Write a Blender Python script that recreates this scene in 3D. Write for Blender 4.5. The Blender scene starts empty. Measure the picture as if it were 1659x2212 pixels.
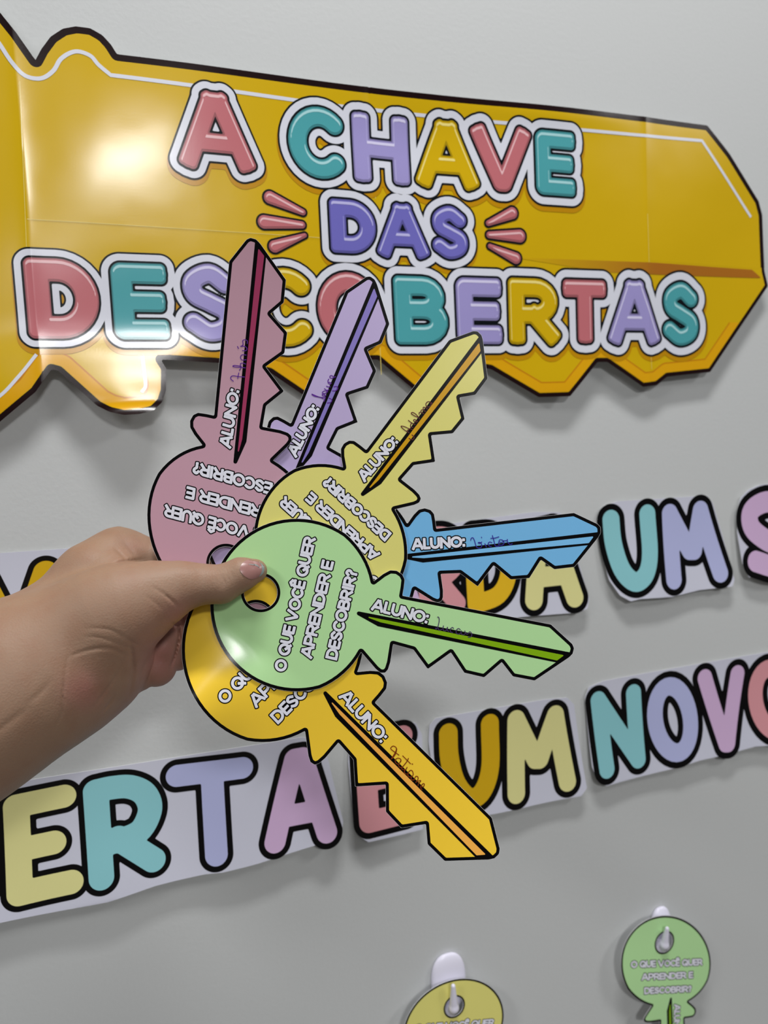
import bpy, math, random
import numpy as np
from mathutils import Vector, Matrix
from mathutils.bvhtree import BVHTree

C = bpy.context.scene.collection
SC = bpy.context.scene
# ------------------------------------------------------------------ camera
F, CX, CY = 1600.0, 829.5, 1106.0           # focal length and centre of the 1659 x 2212 frame
DWALL = 0.58                                # camera to wall, metres
CAMZ = 1.50
_x = np.array([5500 - CX, 752 - CY, F]); _x /= np.linalg.norm(_x)      # wall horizontal in camera axes (x right, y down, z forward)
_d = np.array([.045, 1.0, -(_x[0] * .045 + _x[1]) / _x[2]]); _d /= np.linalg.norm(_d)
_y = np.cross(_x, _d); _y = _y if _y[2] > 0 else -_y                   # into the wall
R = np.array([_x, _y, -_d])                 # camera axes -> world axes
CAM = np.array([0.0, -DWALL, CAMZ])
RIGHT, DOWN, FWD = R[:, 0], R[:, 1], R[:, 2]
cam = bpy.data.objects.new('camera', bpy.data.cameras.new('camera')); C.objects.link(cam)
mw = Matrix.Identity(4)
for i in range(3):
    mw[i][0], mw[i][1], mw[i][2], mw[i][3] = RIGHT[i], -DOWN[i], -FWD[i], CAM[i]
cam.matrix_world = mw
cam.data.sensor_fit = 'VERTICAL'; cam.data.sensor_height = 36.0; cam.data.lens = F / 2212 * 36.0
cam.data.clip_start = 0.02
cam.data.dof.use_dof = True; cam.data.dof.focus_distance = 0.42; cam.data.dof.aperture_fstop = 9.0
SC.camera = cam
# ------------------------------------------------------------------ world, lamps, exposure
w = bpy.data.worlds.new('room_light'); SC.world = w; w.use_nodes = True
w.node_tree.nodes['Background'].inputs[0].default_value = (0.93, 0.96, 1.0, 1)
w.node_tree.nodes['Background'].inputs[1].default_value = 0.07
def area(name, loc, target, sx, sy, power, color=(1, 0.995, 0.99)):
    l = bpy.data.lights.new(name, 'AREA'); l.shape = 'RECTANGLE'; l.size = sx; l.size_y = sy
    l.energy = power; l.color = color
    o = bpy.data.objects.new(name, l); C.objects.link(o); o.location = loc
    o.rotation_euler = (Vector(target) - Vector(loc)).to_track_quat('-Z', 'Y').to_euler()
    return o
area('ceiling_panel_far', (0.10, -3.25, 2.88), (0.1, -3.25, 0), 0.56, 0.56, 58)
area('ceiling_panel_near', (0.20, -0.50, 2.88), (0.20, -0.50, 0), 0.55, 0.14, 19)
area('fill_light_left', (-1.7, -1.3, 2.88), (-1.7, -1.3, 0), 0.6, 0.6, 22)  # added fill from the left, stands for no known lamp
area('fill_light_right', (2.2, -1.5, 2.88), (2.2, -1.5, 0), 0.6, 0.6, 24)  # unseen fill lamp, added to brighten the wall from the right
area('fill_light_back', (-0.6, -5.2, 2.88), (-0.6, -5.2, 0), 0.6, 0.6, 20)  # extra fill behind the camera, added to soften the shadows
SC.view_settings.view_transform = 'Standard'; SC.view_settings.look = 'None'
SC.view_settings.exposure = 0.02; SC.view_settings.gamma = 1.0; SC.view_settings.use_curve_mapping = False

# ------------------------------------------------------------------ geometry tools
def wallpt(p):
    """photo pixel(s) -> wall plane, mm (x right, y down)"""
    p = np.atleast_2d(np.asarray(p, float))
    r = np.stack([(p[:, 0] - CX) / F, (p[:, 1] - CY) / F, np.ones(len(p))], 1) @ R.T
    t = DWALL / r[:, 1]
    P = CAM + r * t[:, None]
    return np.stack([P[:, 0], -(P[:, 2])], 1) * 1000
ZC = 0.42
def cardpt(p):
    """photo pixel(s) -> plane of the held cards, mm (x right, y down)"""
    p = np.atleast_2d(np.asarray(p, float))
    return (p - [CX, CY]) * (ZC / F * 1000)
MM = ZC / F * 1000                         # mm per pixel on the held cards
def wscale(p):
    a = wallpt([p[0] - 5, p[1]])[0]; b = wallpt([p[0] + 5, p[1]])[0]
    c = wallpt([p[0], p[1] - 5])[0]; d = wallpt([p[0], p[1] + 5])[0]
    return (np.linalg.norm(b - a) * np.linalg.norm(d - c)) ** .5 / 10

def sd_poly(P, pts):
    pts = np.asarray(pts, float); n = len(pts)
    d = np.full(P.shape[:-1], 1e18); s = np.ones(P.shape[:-1])
    for i in range(n):
        a, b = pts[i], pts[i - 1]
        e = b - a; q = P - a
        t = np.clip((q @ e) / max(e @ e, 1e-12), 0, 1)
        k = q - t[..., None] * e
        d = np.minimum(d, (k * k).sum(-1))
        c1 = P[..., 1] >= a[1]; c2 = P[..., 1] < b[1]; c3 = e[0] * q[..., 1] > e[1] * q[..., 0]
        s = np.where((c1 & c2 & c3) | (~c1 & ~c2 & ~c3), -s, s)
    return s * np.sqrt(d)
def sd_seg(P, a, b):
    a = np.asarray(a, float); b = np.asarray(b, float)
    e = b - a; q = P - a
    t = np.clip((q @ e) / max(e @ e, 1e-12), 0, 1)
    return np.linalg.norm(q - t[..., None] * e, axis=-1)
def sd_cap(P, p, d, hw, r):                # squared end of a stroke
    q = P - (p - d * hw * .05); n = np.array([-d[1], d[0]])
    x = np.abs(q @ d) - (hw - r); y = np.abs(q @ n) - (hw - r)
    return np.hypot(np.maximum(x, 0), np.maximum(y, 0)) + np.minimum(np.maximum(x, y), 0) - r
def strokes_sdf(P, strokes, hw, square=False, rr=.5):
    d = np.full(P.shape[:-1], 1e9)
    for s in strokes:
        s = np.asarray(s, float)
        if len(s) == 1: s = np.vstack([s, s + 1e-4])
        for i in range(len(s) - 1):
            d = np.minimum(d, sd_seg(P, s[i], s[i + 1]) - hw)
        if square and np.linalg.norm(s[0] - s[-1]) > 1e-3:
            for p, q in ((s[0], s[1]), (s[-1], s[-2])):
                v = p - q; L = np.linalg.norm(v)
                if L > 1e-6: d = np.minimum(d, sd_cap(P, p, v / L, hw, hw * rr))
    return d
def cr(pts, n=8, closed=False):
    pts = np.asarray(pts, float)
    if len(pts) < 3: return pts
    e = np.vstack([pts[-1:], pts, pts[:2]]) if closed else np.vstack([2 * pts[0] - pts[1], pts, 2 * pts[-1] - pts[-2]])
    out = []
    for i in range(1, len(e) - 2):
        p0, p1, p2, p3 = e[i - 1], e[i], e[i + 1], e[i + 2]
        for k in range(n):
            t = k / n
            out.append(.5 * ((2 * p1) + (p2 - p0) * t + (2 * p0 - 5 * p1 + 4 * p2 - p3) * t * t + (3 * p1 - p0 - 3 * p2 + p3) * t ** 3))
    if not closed: out.append(e[-2])
    return np.array(out)
def grid(lo, hi, h):
    x = np.arange(lo[0] - 2 * h, hi[0] + 3 * h, h); y = np.arange(lo[1] - 2 * h, hi[1] + 3 * h, h)
    return np.stack(np.meshgrid(x, y), -1)
def march(G, phi, level=0.0):
    """filled contour phi<level -> verts (n,2), list of face index arrays, contour segments"""
    v = phi - level
    v = np.where(np.abs(v) < 1e-7, 1e-7, v)
    ny, nx = v.shape; ins = v < 0
    N0 = nx * ny; H0 = N0; V0 = N0 + (nx - 1) * ny
    case = (ins[:-1, :-1] * 1 + ins[:-1, 1:] * 2 + ins[1:, 1:] * 4 + ins[1:, :-1] * 8)
    faces = []; segs = []
    for c in range(1, 16):
        jj, ii = np.nonzero(case == c)
        if not len(jj): continue
        node = [jj * nx + ii, jj * nx + ii + 1, (jj + 1) * nx + ii + 1, (jj + 1) * nx + ii]
        edge = [H0 + jj * (nx - 1) + ii, V0 + jj * nx + ii + 1, H0 + (jj + 1) * (nx - 1) + ii, V0 + jj * nx + ii]
        seq = []
        for k in range(4):
            a = (c >> k) & 1; b = (c >> ((k + 1) % 4)) & 1
            if a: seq.append(('n', node[k]))
            if a != b: seq.append(('e', edge[k]))
        faces.append(np.stack([s[1] for s in seq], 1))
        m = len(seq)
        for k in range(m):
            s, t = seq[k], seq[(k + 1) % m]
            if s[0] == 'e' and t[0] == 'e': segs.append(np.stack([s[1], t[1]], 1))
    if not faces: return np.zeros((0, 2)), [], np.zeros((0, 2), int)
    used = np.unique(np.concatenate([f.ravel() for f in faces]))
    pos = np.zeros((len(used), 2))
    Gf = G.reshape(-1, 2); vf = v.ravel()
    m = used < N0; pos[m] = Gf[used[m]]
    m = (used >= H0) & (used < V0); k = used[m] - H0; j, i = k // (nx - 1), k % (nx - 1)
    a, b = j * nx + i, j * nx + i + 1
    t = (vf[a] / (vf[a] - vf[b]))[:, None]; pos[m] = Gf[a] * (1 - t) + Gf[b] * t
    m = used >= V0; k = used[m] - V0; a = k; b = k + nx
    t = (vf[a] / (vf[a] - vf[b]))[:, None]; pos[m] = Gf[a] * (1 - t) + Gf[b] * t
    re = lambda f: np.searchsorted(used, f)
    return pos, [re(f) for f in faces], (re(np.vstack(segs)) if segs else np.zeros((0, 2), int))

class MB:
    """collects layers of flat print laid on a curved sheet"""
    def __init__(s, surf, ref): s.V = []; s.Fc = []; s.M = []; s.n = 0; s.surf = surf; s.ref = ref
    def raw(s, P, faces, mi):
        s.V.append(P)
        for f in faces:
            if len(f): s.Fc.append(np.asarray(f) + s.n); s.M.append(np.full(len(f), mi))
        s.n += len(P)
    def flip(s, pos, faces, off):
        f = faces[0][:1]; P = s.surf(pos[f[0]], off)
        nrm = np.cross(P[1] - P[0], P[2] - P[0])
        return nrm @ (P[0] - CAM) > 0
    def layer(s, m, off, mi):
        pos, faces, _ = m
        if not len(pos): return
        fl = s.flip(pos, faces, off)
        s.raw(s.surf(pos, off), [f[:, ::-1] if fl else f for f in faces], mi)
    def solid(s, m, off, th, mi, side):
        pos, faces, seg = m
        fl = s.flip(pos, faces, off)
        s.raw(s.surf(pos, off), [f[:, ::-1] if fl else f for f in faces], mi)
        s.raw(s.surf(pos, off - th), [f if fl else f[:, ::-1] for f in faces], side)
        if len(seg):
            u = np.unique(seg); sg = np.searchsorted(u, seg); k = len(u)
            P = np.vstack([s.surf(pos[u], off), s.surf(pos[u], off - th)])
            q = np.stack([sg[:, 0], sg[:, 1], sg[:, 1] + k, sg[:, 0] + k], 1)
            s.raw(P, [q if fl else q[:, ::-1]], side)
    def ribbon(s, pts, hw, off, mi):
        pts = np.asarray(pts, float)
        t = np.gradient(pts, axis=0); t /= np.linalg.norm(t, axis=1)[:, None] + 1e-9
        n = np.stack([-t[:, 1], t[:, 0]], 1) * hw
        pts = pts.copy(); pts[0] -= t[0] * hw * .6; pts[-1] += t[-1] * hw * .6
        k = len(pts); P = np.vstack([pts + n, pts - n])
        i = np.arange(k - 1); q = np.stack([i, i + 1, i + 1 + k, i + k], 1)
        W = s.surf(P, off)
        nr = np.cross(W[q[0][1]] - W[q[0][0]], W[q[0][3]] - W[q[0][0]])
        if nr @ (W[0] - CAM) > 0: q = q[:, ::-1]
        s.raw(W, [q], mi)
    def build(s, name, mats, parent=None, origin=None, smooth=True):
        V = np.vstack(s.V) - (np.array(origin) if origin is not None else 0)
        return mesh_obj(name, V, s.Fc, s.M, mats, parent, smooth, origin)
def mesh_obj(name, V, Fc, M, mats, parent=None, smooth=True, origin=None):
    me = bpy.data.meshes.new(name)
    me.vertices.add(len(V)); me.vertices.foreach_set('co', np.asarray(V, np.float32).ravel())
    L = np.concatenate([f.ravel() for f in Fc]); tot = np.concatenate([np.full(len(f), f.shape[1]) for f in Fc])
    me.loops.add(len(L)); me.loops.foreach_set('vertex_index', L.astype(np.int32))
    me.polygons.add(len(tot)); st = np.concatenate([[0], np.cumsum(tot)[:-1]])
    me.polygons.foreach_set('loop_start', st.astype(np.int32)); me.polygons.foreach_set('loop_total', tot.astype(np.int32))
    me.polygons.foreach_set('material_index', np.concatenate(M).astype(np.int32))
    me.polygons.foreach_set('use_smooth', np.full(len(tot), smooth))
    me.update(calc_edges=True); me.validate()
    for m in mats: me.materials.append(m)
    o = bpy.data.objects.new(name, me); C.objects.link(o)
    if parent is not None: o.parent = parent          # vertices are given relative to the parent's origin
    elif origin is not None: o.location = origin
    return o
def thing(name, label, cat, loc, group=None):
    o = bpy.data.objects.new(name, None); C.objects.link(o); o.location = loc
    o.empty_display_size = .02; o['label'] = label; o['category'] = cat
    if group: o['group'] = group
    return o

# ------------------------------------------------------------------ materials
def s2l(c): return tuple(((v / 255) / 12.92 if v <= 10 else ((v / 255 + .055) / 1.055) ** 2.4) for v in c)
KA = 1.35
def paint(rgb, k=KA): return tuple(min(v * k, .93) for v in s2l(rgb)) + (1,)
_m = {}
def mat(name, rgb, rough=.45, spec=.5, coat=0.0, bump=0.0, bscale=400, k=KA, var=.04, coat_r=.12, wave=0.0):
    if name in _m: return _m[name]
    if 'black' in name: spec = .28
    m = bpy.data.materials.new(name); m.use_nodes = True; nt = m.node_tree; b = nt.nodes['Principled BSDF']
    b.inputs['Roughness'].default_value = rough; b.inputs['Specular IOR Level'].default_value = spec
    b.inputs['Coat Weight'].default_value = coat; b.inputs['Coat Roughness'].default_value = coat_r
    col = paint(rgb, k)
    tc = nt.nodes.new('ShaderNodeTexCoord')
    nz = nt.nodes.new('ShaderNodeTexNoise'); nz.inputs['Scale'].default_value = bscale; nz.inputs['Detail'].default_value = 3
    nt.links.new(tc.outputs['Object'], nz.inputs['Vector'])
    mx = nt.nodes.new('ShaderNodeMix'); mx.data_type = 'RGBA'
    mx.inputs['A'].default_value = tuple(v * (1 - var) for v in col[:3]) + (1,)
    mx.inputs['B'].default_value = tuple(min(v * (1 + var), .95) for v in col[:3]) + (1,)
    nt.links.new(nz.outputs['Fac'], mx.inputs['Factor']); nt.links.new(mx.outputs['Result'], b.inputs['Base Color'])
    last = None
    if bump:
        bp = nt.nodes.new('ShaderNodeBump'); bp.inputs['Strength'].default_value = 1; bp.inputs['Distance'].default_value = bump
        nt.links.new(nz.outputs['Fac'], bp.inputs['Height']); last = bp
    if wave:
        n2 = nt.nodes.new('ShaderNodeTexNoise'); n2.inputs['Scale'].default_value = 14; n2.inputs['Detail'].default_value = 2
        nt.links.new(tc.outputs['Object'], n2.inputs['Vector'])
        bp = nt.nodes.new('ShaderNodeBump'); bp.inputs['Strength'].default_value = 1; bp.inputs['Distance'].default_value = wave
        nt.links.new(n2.outputs['Fac'], bp.inputs['Height'])
        if last: nt.links.new(last.outputs[0], bp.inputs['Normal'])
        last = bp
    if last:
        nt.links.new(last.outputs[0], b.inputs['Normal']); nt.links.new(last.outputs[0], b.inputs['Coat Normal'])
    _m[name] = m; return m
def lam(name, rgb, **k):      # laminated print on the held cards
    a = dict(rough=.20, spec=.5, coat=.0, wave=.0003, bump=.00001, bscale=1500, var=.015); a.update(k); return mat(name, rgb, **a)
def prn(name, rgb, **k):      # glossy print on the wall
    a = dict(rough=.175, spec=.5, coat=.0, bump=.00001, bscale=900, var=.02, wave=.0005); a.update(k); return mat(name, rgb, **a)
def sht(name, rgb, **k):      # word strips
    a = dict(rough=.28, spec=.45, bump=.00001, bscale=900, var=.02, wave=.0003); a.update(k); return mat(name, rgb, **a)
BLACK = (22, 17, 20)
PK = dict(pink=(172, 98, 104), teal=(68, 144, 150), lilac=(142, 134, 184), gold=(188, 154, 8), violet=(100, 96, 170))
WK = dict(pink=(190, 132, 138), teal=(124, 178, 184), lilac=(158, 162, 198), gold=(186, 148, 18), butter=(196, 192, 132), mauve=(184, 156, 188), deep=(200, 160, 30))

# ------------------------------------------------------------------ wall and floor
def wall():
    m = mat('wall_paint', (175, 177, 177), rough=.62, spec=.3, bump=.00012, bscale=300, var=.012)
    nt = m.node_tree
    me = bpy.data.meshes.new('wall_back')
    X0, X1, T = -2.6, 3.2, .12
    v = [(X0, 0, 0), (X1, 0, 0), (X1, 0, 2.9), (X0, 0, 2.9), (X0, T, 0), (X1, T, 0), (X1, T, 2.9), (X0, T, 2.9)]
    f = [(0, 1, 2, 3), (5, 4, 7, 6), (3, 2, 6, 7), (0, 4, 5, 1), (0, 3, 7, 4), (1, 5, 6, 2)]
    me.from_pydata(v, [], f); me.materials.append(m)
    o = bpy.data.objects.new('wall_back', me); C.objects.link(o); o['kind'] = 'structure'
    fm = mat('floor_tile', (96, 92, 86), rough=.3, bump=.0001, bscale=20)
    me = bpy.data.meshes.new('floor')
    v = [(X0, -4, 0), (X1, -4, 0), (X1, .12, 0), (X0, .12, 0), (X0, -4, -.1), (X1, -4, -.1), (X1, .12, -.1), (X0, .12, -.1)]
    f = [(0, 1, 2, 3), (7, 6, 5, 4), (0, 4, 5, 1), (1, 5, 6, 2), (2, 6, 7, 3), (3, 7, 4, 0)]
    me.from_pydata(v, [], f); me.materials.append(fm)
    o = bpy.data.objects.new('floor', me); C.objects.link(o); o['kind'] = 'structure'
wall()

# ------------------------------------------------------------------ letter skeletons (unit box, y down)
def arc(cx, cy, rx, ry, a0, a1, n=14):
    t = np.radians(np.linspace(a0, a1, n)); return [(cx + rx * math.cos(a), cy + ry * math.sin(a)) for a in t]
GLY = {
 'A': ([[(0, 1), (.42, 0)], [(.42, 0), (.58, 0)], [(.58, 0), (1, 1)], [(.17, .70), (.83, .70)]], 1.0),
 'B': ([[(0, 0), (0, 1)], [(0, 0)] + arc(.55, .235, .37, .235, -90, 90, 10) + [(0, .47)], [(0, .47)] + arc(.58, .735, .42, .265, -90, 90, 10) + [(0, 1)]], .82),
 'C': ([arc(.58, .5, .58, .5, -48, -312, 26)], .86),
 'D': ([[(0, 0), (0, 1)], [(0, 0)] + arc(.42, .5, .58, .5, -90, 90, 18) + [(0, 1)]], .92),
 'E': ([[(1, 0), (0, 0), (0, 1), (1, 1)], [(0, .5), (.93, .5)]], .70),
 'G': ([arc(.52, .5, .52, .5, -45, -360, 26), [(1, .5), (.6, .5)]], .95),
 'H': ([[(0, 0), (0, 1)], [(1, 0), (1, 1)], [(0, .5), (1, .5)]], .85),
 'I': ([[(.5, 0), (.5, 1)]], .30),
 'L': ([[(0, 0), (0, 1), (1, 1)]], .62),
 'M': ([[(0, 1), (.06, 0), (.5, .75), (.94, 0), (1, 1)]], 1.1),
 'N': ([[(0, 1), (0, 0), (1, 1), (1, 0)]], .92),
 'O': ([arc(.5, .5, .5, .5, 0, 360, 32)], 1.04),
 'P': ([[(0, 1), (0, 0)], [(0, 0)] + arc(.55, .3, .45, .3, -90, 90, 12) + [(0, .6)]], .80),
 'Q': ([arc(.5, .5, .5, .5, 0, 360, 32), [(.58, .62), (1.0, 1.02)]], 1.04),
 'R': ([[(0, 1), (0, 0)], [(0, 0)] + arc(.55, .28, .42, .28, -90, 90, 12) + [(0, .56)], [(.5, .56), (1, 1)]], .84),
 'S': ([cr([(.93, .17), (.52, 0), (.08, .13), (.10, .36), (.5, .5), (.93, .66), (.90, .90), (.45, 1), (.02, .84)], 6)], .76),
 'T': ([[(0, 0), (1, 0)], [(.5, 0), (.5, 1)]], .85),
 'U': ([[(0, 0), (0, .55)] + arc(.5, .55, .5, .45, 180, 0, 14)[0:] + [(1, 0)]], .88),
 'V': ([[(0, 0), (.46, 1), (.54, 1), (1, 0)]], 1.0),
 '?': ([cr([(0, .2), (.35, 0), (.85, .12), (.85, .36), (.45, .55), (.42, .68)], 6), [(.42, .98), (.42, 1.0)]], .62),
 ':': ([[(.5, .28), (.5, .30)], [(.5, .92), (.5, .94)]], .28),
}
GLY['U'] = ([[(0, 0), (0, .55)] + arc(.5, .55, .5, .45, 180, 0, 14) + [(1, 0)]], .88)
GLY['U'] = ([[(0, 0), (0, .55)] + [(.5 - .5 * math.cos(a), .55 + .45 * math.sin(a)) for a in np.linspace(0, math.pi, 14)] + [(1, 0)]], .88)

# ------------------------------------------------------------------ the big yellow banner
OUT = [(-330, 420), (-300, 200), (-230, 60), (-130, -20), (-50, -20), (0, 38), (40, 88), (80, 145), (92, 122), (112, 95), (138, 78), (165, 73), (196, 77), (222, 92), (240, 112), (253, 133),
       (800, 200), (1372, 262), (1512, 280), (1560, 340), (1625, 440), (1633, 470), (1637, 590), (1644, 622), (1580, 715), (1518, 806), (1425, 816), (1402, 834), (1372, 838),
       (1296, 785), (1275, 785), (1216, 858), (1150, 860), (1050, 800), (1022, 795), (968, 856), (905, 856), (882, 842), (808, 780), (780, 780), (725, 858), (650, 856), (578, 808), (500, 790), (345, 781),
       (357, 800), (356, 848), (348, 872), (330, 890), (300, 898), (268, 900), (238, 893), (212, 880), (130, 806), (115, 802), (82, 850), (0, 918), (-60, 950), (-150, 960), (-250, 880), (-310, 700)]
OUTW = wallpt(OUT)
def gz(x, y, cx, cy, sx, sy): return np.exp(-((x - cx) / sx) ** 2 - ((y - cy) / sy) ** 2)
_bl = {k: wallpt(v)[0] for k, v in dict(a=(270, 400), b=(850, 300), c=(1150, 250), d=(1500, 700), e=(330, 900), f=(100, 880), g=(200, 700), h=(1300, 850), k=(290, 745)).items()}
_yk = wallpt((270, 868))[0][1]
def lift_banner(p):
    x, y = p[:, 0], p[:, 1]
    L = 9 + 1.6 * np.sin(x / 62 + 1.0) * np.cos(y / 90) + .35 * np.sin(x / 27 + y / 35)
    L += 5.5 * gz(x, y, *_bl['e'], 45, 26) + 3 * gz(x, y, *_bl['f'], 50, 30)
    L += 2.5 * gz(x, y, *_bl['h'], 90, 30) - 2.2 * gz(x, y, *_bl['b'], 70, 30) + 1.8 * gz(x, y, *_bl['c'], 60, 12)
    L += .045 * np.maximum(0, y - _yk) ** 2 * np.exp(-((x - _bl['e'][0] + 12) / 30) ** 4)
    L += 3.6 * (1 + np.tanh((y - _bl['k'][1]) / 13)) * .5 * np.exp(-((x - _bl['k'][0]) / 95) ** 2)
    for cx in seams_x:                                         # raised joints between the glued sheets
        L += .5 * np.exp(-np.abs(x - cx) / 5)
    return L
seams_x = [wallpt(v)[0][0] for v in ((52, 330), (803, 500), (1382, 530))]
seam_y = wallpt((800, 527))[0][1]
seam_ys = [(wallpt((60, 483))[0], wallpt((1630, 583))[0])]
def surf_wall(lift):
    def S(p, off):
        return np.stack([p[:, 0], -(lift(p) + off), -p[:, 1]], 1) / 1000
    return S
def banner():
    loc = tuple(np.array([wallpt((800, 500))[0][0] / 1000, -.001, -wallpt((800, 500))[0][1] / 1000]))
    T = thing('key_banner', 'big glossy yellow key-shaped paper banner with bubble lettering at the top of the wall', 'banner', loc)
    S = surf_wall(lift_banner)
    blk = prn('banner_black', (24, 9, 10)); yel = prn('banner_yellow', (186, 152, 6)); rim = prn('banner_rim', (198, 146, 8))
    edge = prn('banner_rim_line', (176, 112, 12)); wht = prn('banner_white', (194, 196, 206)); back = mat('paper_back', (196, 196, 192), rough=.7)
    h = 1.6
    lo, hi = OUTW.min(0), OUTW.max(0)
    (ax, ay), (bx, by) = seam_ys[0]
    sy = lambda x: ay + (by - ay) * (x - ax) / (bx - ax)
    xs = [lo[0] - 5] + seams_x + [hi[0] + 5]
    for i in range(4):
        for j in range(2):
            G = grid((xs[i], lo[1] - 3), (xs[i + 1], hi[1] + 3), h)
            x, y = G[..., 0], G[..., 1]
            ph = sd_poly(G, OUTW)
            ys = y - sy(x)
            e = .9 if (i + j) % 2 else .25
            clip = np.maximum(np.maximum(xs[i] - e - x, x - xs[i + 1] - e), (ys - e) if j == 0 else (-e - ys))
            mb = MB(S, loc); o = .05 * ((i + j) % 2)
            mb.solid(march(G, np.maximum(ph, clip)), .3 + o, .05, 0, 4)
            bw = 4.6 if j == 0 else 3.6
            mb.layer(march(G, np.maximum(ph + bw, clip)), .4 + o, 1)
            low = wallpt((800, 690))[0][1]
            q = np.maximum(ph + bw + .3, clip)
            rimr = np.maximum(np.maximum(q, -(ph + 12.5)), low - y + (x < wallpt((1450, 600))[0][0]) * 0)
            mb.layer(march(G, rimr), .47 + o, 2)
            if j == 1:
                G2 = grid((xs[i], low - 3), (xs[i + 1], hi[1] + 3), .8); x2, y2 = G2[..., 0], G2[..., 1]
                p2 = sd_poly(G2, OUTW); c2 = np.maximum(np.maximum(xs[i] - x2, x2 - xs[i + 1]), low - y2)
                mb.layer(march(G2, np.maximum(np.abs(p2 + 12.5) - .55, c2)), .52 + o, 3)
            ob = mb.build('sheet', [blk, yel, rim, edge, back], T, loc)
    # white printed line and bars
    m = MB(S, loc)
    L1 = cr(wallpt([(-60, 20), (0, 105), (30, 150), (58, 178), (92, 184), (118, 168), (135, 142), (165, 127), (196, 136), (214, 156), (240, 178)]), 6)
    L1 = np.vstack([L1, wallpt([(700, 236), (1225, 291), (1500, 313), (1607, 473)])])
    fine = [L1[0]]
    for a, b in zip(L1[:-1], L1[1:]):
        n = max(1, int(np.linalg.norm(b - a) / 3)); fine += [a + (b - a) * k / n for k in range(1, n + 1)]
    m.ribbon(fine, 1.35, .62, 0)
    for pts, hw in (([(-80, 905), (0, 863), (45, 818), (82, 772)], 1.1), ([(307, 776), (311, 812), (313, 838), (306, 850)], 1.2)):
        m.ribbon(cr(wallpt(pts), 8), hw, .62, 0)
    m.build('border_line', [wht], T, loc)
    # printed amber fold bar at the right
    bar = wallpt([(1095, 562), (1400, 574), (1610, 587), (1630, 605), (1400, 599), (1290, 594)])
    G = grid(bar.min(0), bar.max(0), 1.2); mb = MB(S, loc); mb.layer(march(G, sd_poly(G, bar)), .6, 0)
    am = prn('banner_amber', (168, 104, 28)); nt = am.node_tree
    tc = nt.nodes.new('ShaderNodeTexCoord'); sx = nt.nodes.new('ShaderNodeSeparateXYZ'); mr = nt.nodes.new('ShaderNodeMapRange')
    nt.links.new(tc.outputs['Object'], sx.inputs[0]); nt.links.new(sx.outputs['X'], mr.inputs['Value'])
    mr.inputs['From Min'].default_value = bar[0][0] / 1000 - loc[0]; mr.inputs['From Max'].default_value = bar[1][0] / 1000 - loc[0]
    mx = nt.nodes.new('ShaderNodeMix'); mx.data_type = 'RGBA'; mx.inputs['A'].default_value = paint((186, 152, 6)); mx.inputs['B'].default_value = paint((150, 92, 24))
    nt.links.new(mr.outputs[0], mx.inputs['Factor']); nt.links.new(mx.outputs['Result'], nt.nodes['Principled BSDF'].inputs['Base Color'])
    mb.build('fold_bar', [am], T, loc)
    sm = prn('banner_seam', (206, 186, 96))
    for a, b in (((803, 330), (804, 436)), ((810, 690), (815, 812)), ((1381, 470), (1391, 800)), ((47, 190), (62, 560)), ((63, 483), (690, 521))):
        A, B = wallpt(a)[0], wallpt(b)[0]; n = max(2, int(np.linalg.norm(B - A) / 4))
        m = MB(S, loc); m.ribbon([A + (B - A) * k / n for k in range(n + 1)], .22, .6, 0); m.build('glued_seam', [sm], T, loc)
    # letters:  char, colour, leftmost, rightmost, topmost, bottommost fill point, stroke half width px
    LT = [('A', 'pink', (392, 370), (542, 378), (460, 215), (463, 378), 20, 0), ('C', 'teal', (617, 310), (739, 325), (683, 242), (693, 395), 20, 0),
          ('H', 'lilac', (755, 313), (876, 330), (813, 256), (818, 404), 19, 0), ('A', 'gold', (897, 400), (1020, 410), (953, 270), (958, 414), 18.5, 0),
          ('V', 'pink', (1012, 290), (1127, 297), (1070, 283), (1075, 422), 17.5, 0), ('E', 'teal', (1143, 353), (1226, 360), (1183, 295), (1188, 431), 17, 0),
          ('D', 'violet', (705, 480), (804, 497), (747, 440), (750, 553), 18, 1), ('A', 'violet', (813, 553), (915, 557), (862, 448), (865, 562), 15.5, 1),
          ('S', 'violet', (923, 483), (1002, 533), (963, 452), (967, 565), 15, 1),
          ('D', 'pink', (60, 653), (215, 653), (118, 567), (118, 736), 25, 0), ('E', 'teal', (243, 653), (361, 655), (300, 577), (307, 738), 22, 0),
          ('S', 'lilac', (388, 620), (512, 690), (450, 578), (453, 742), 20.5, 0), ('C', 'gold', (537, 660), (668, 665), (605, 586), (610, 752), 20.5, 0),
          ('O', 'pink', (679, 657), (812, 660), (745, 594), (747, 748), 20, 0), ('B', 'teal', (843, 660), (958, 707), (883, 602), (893, 747), 20, 0),
          ('E', 'lilac', (975, 660), (1072, 660), (1017, 606), (1027, 746), 19, 0), ('R', 'gold', (1087, 690), (1194, 700), (1127, 607), (1135, 747), 18.5, 0),
          ('T', 'pink', (1201, 627), (1293, 630), (1247, 611), (1257, 745), 17, 0), ('A', 'lilac', (1303, 740), (1405, 743), (1350, 613), (1355, 747), 16, 0),
          ('S', 'teal', (1414, 643), (1494, 713), (1450, 615), (1457, 749), 16, 0)]
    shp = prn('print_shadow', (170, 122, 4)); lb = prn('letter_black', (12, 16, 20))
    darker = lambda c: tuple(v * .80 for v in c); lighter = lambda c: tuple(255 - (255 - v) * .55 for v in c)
    names = dict(pink='coral pink', teal='teal', lilac='lilac', gold='yellow', violet='violet')
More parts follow.
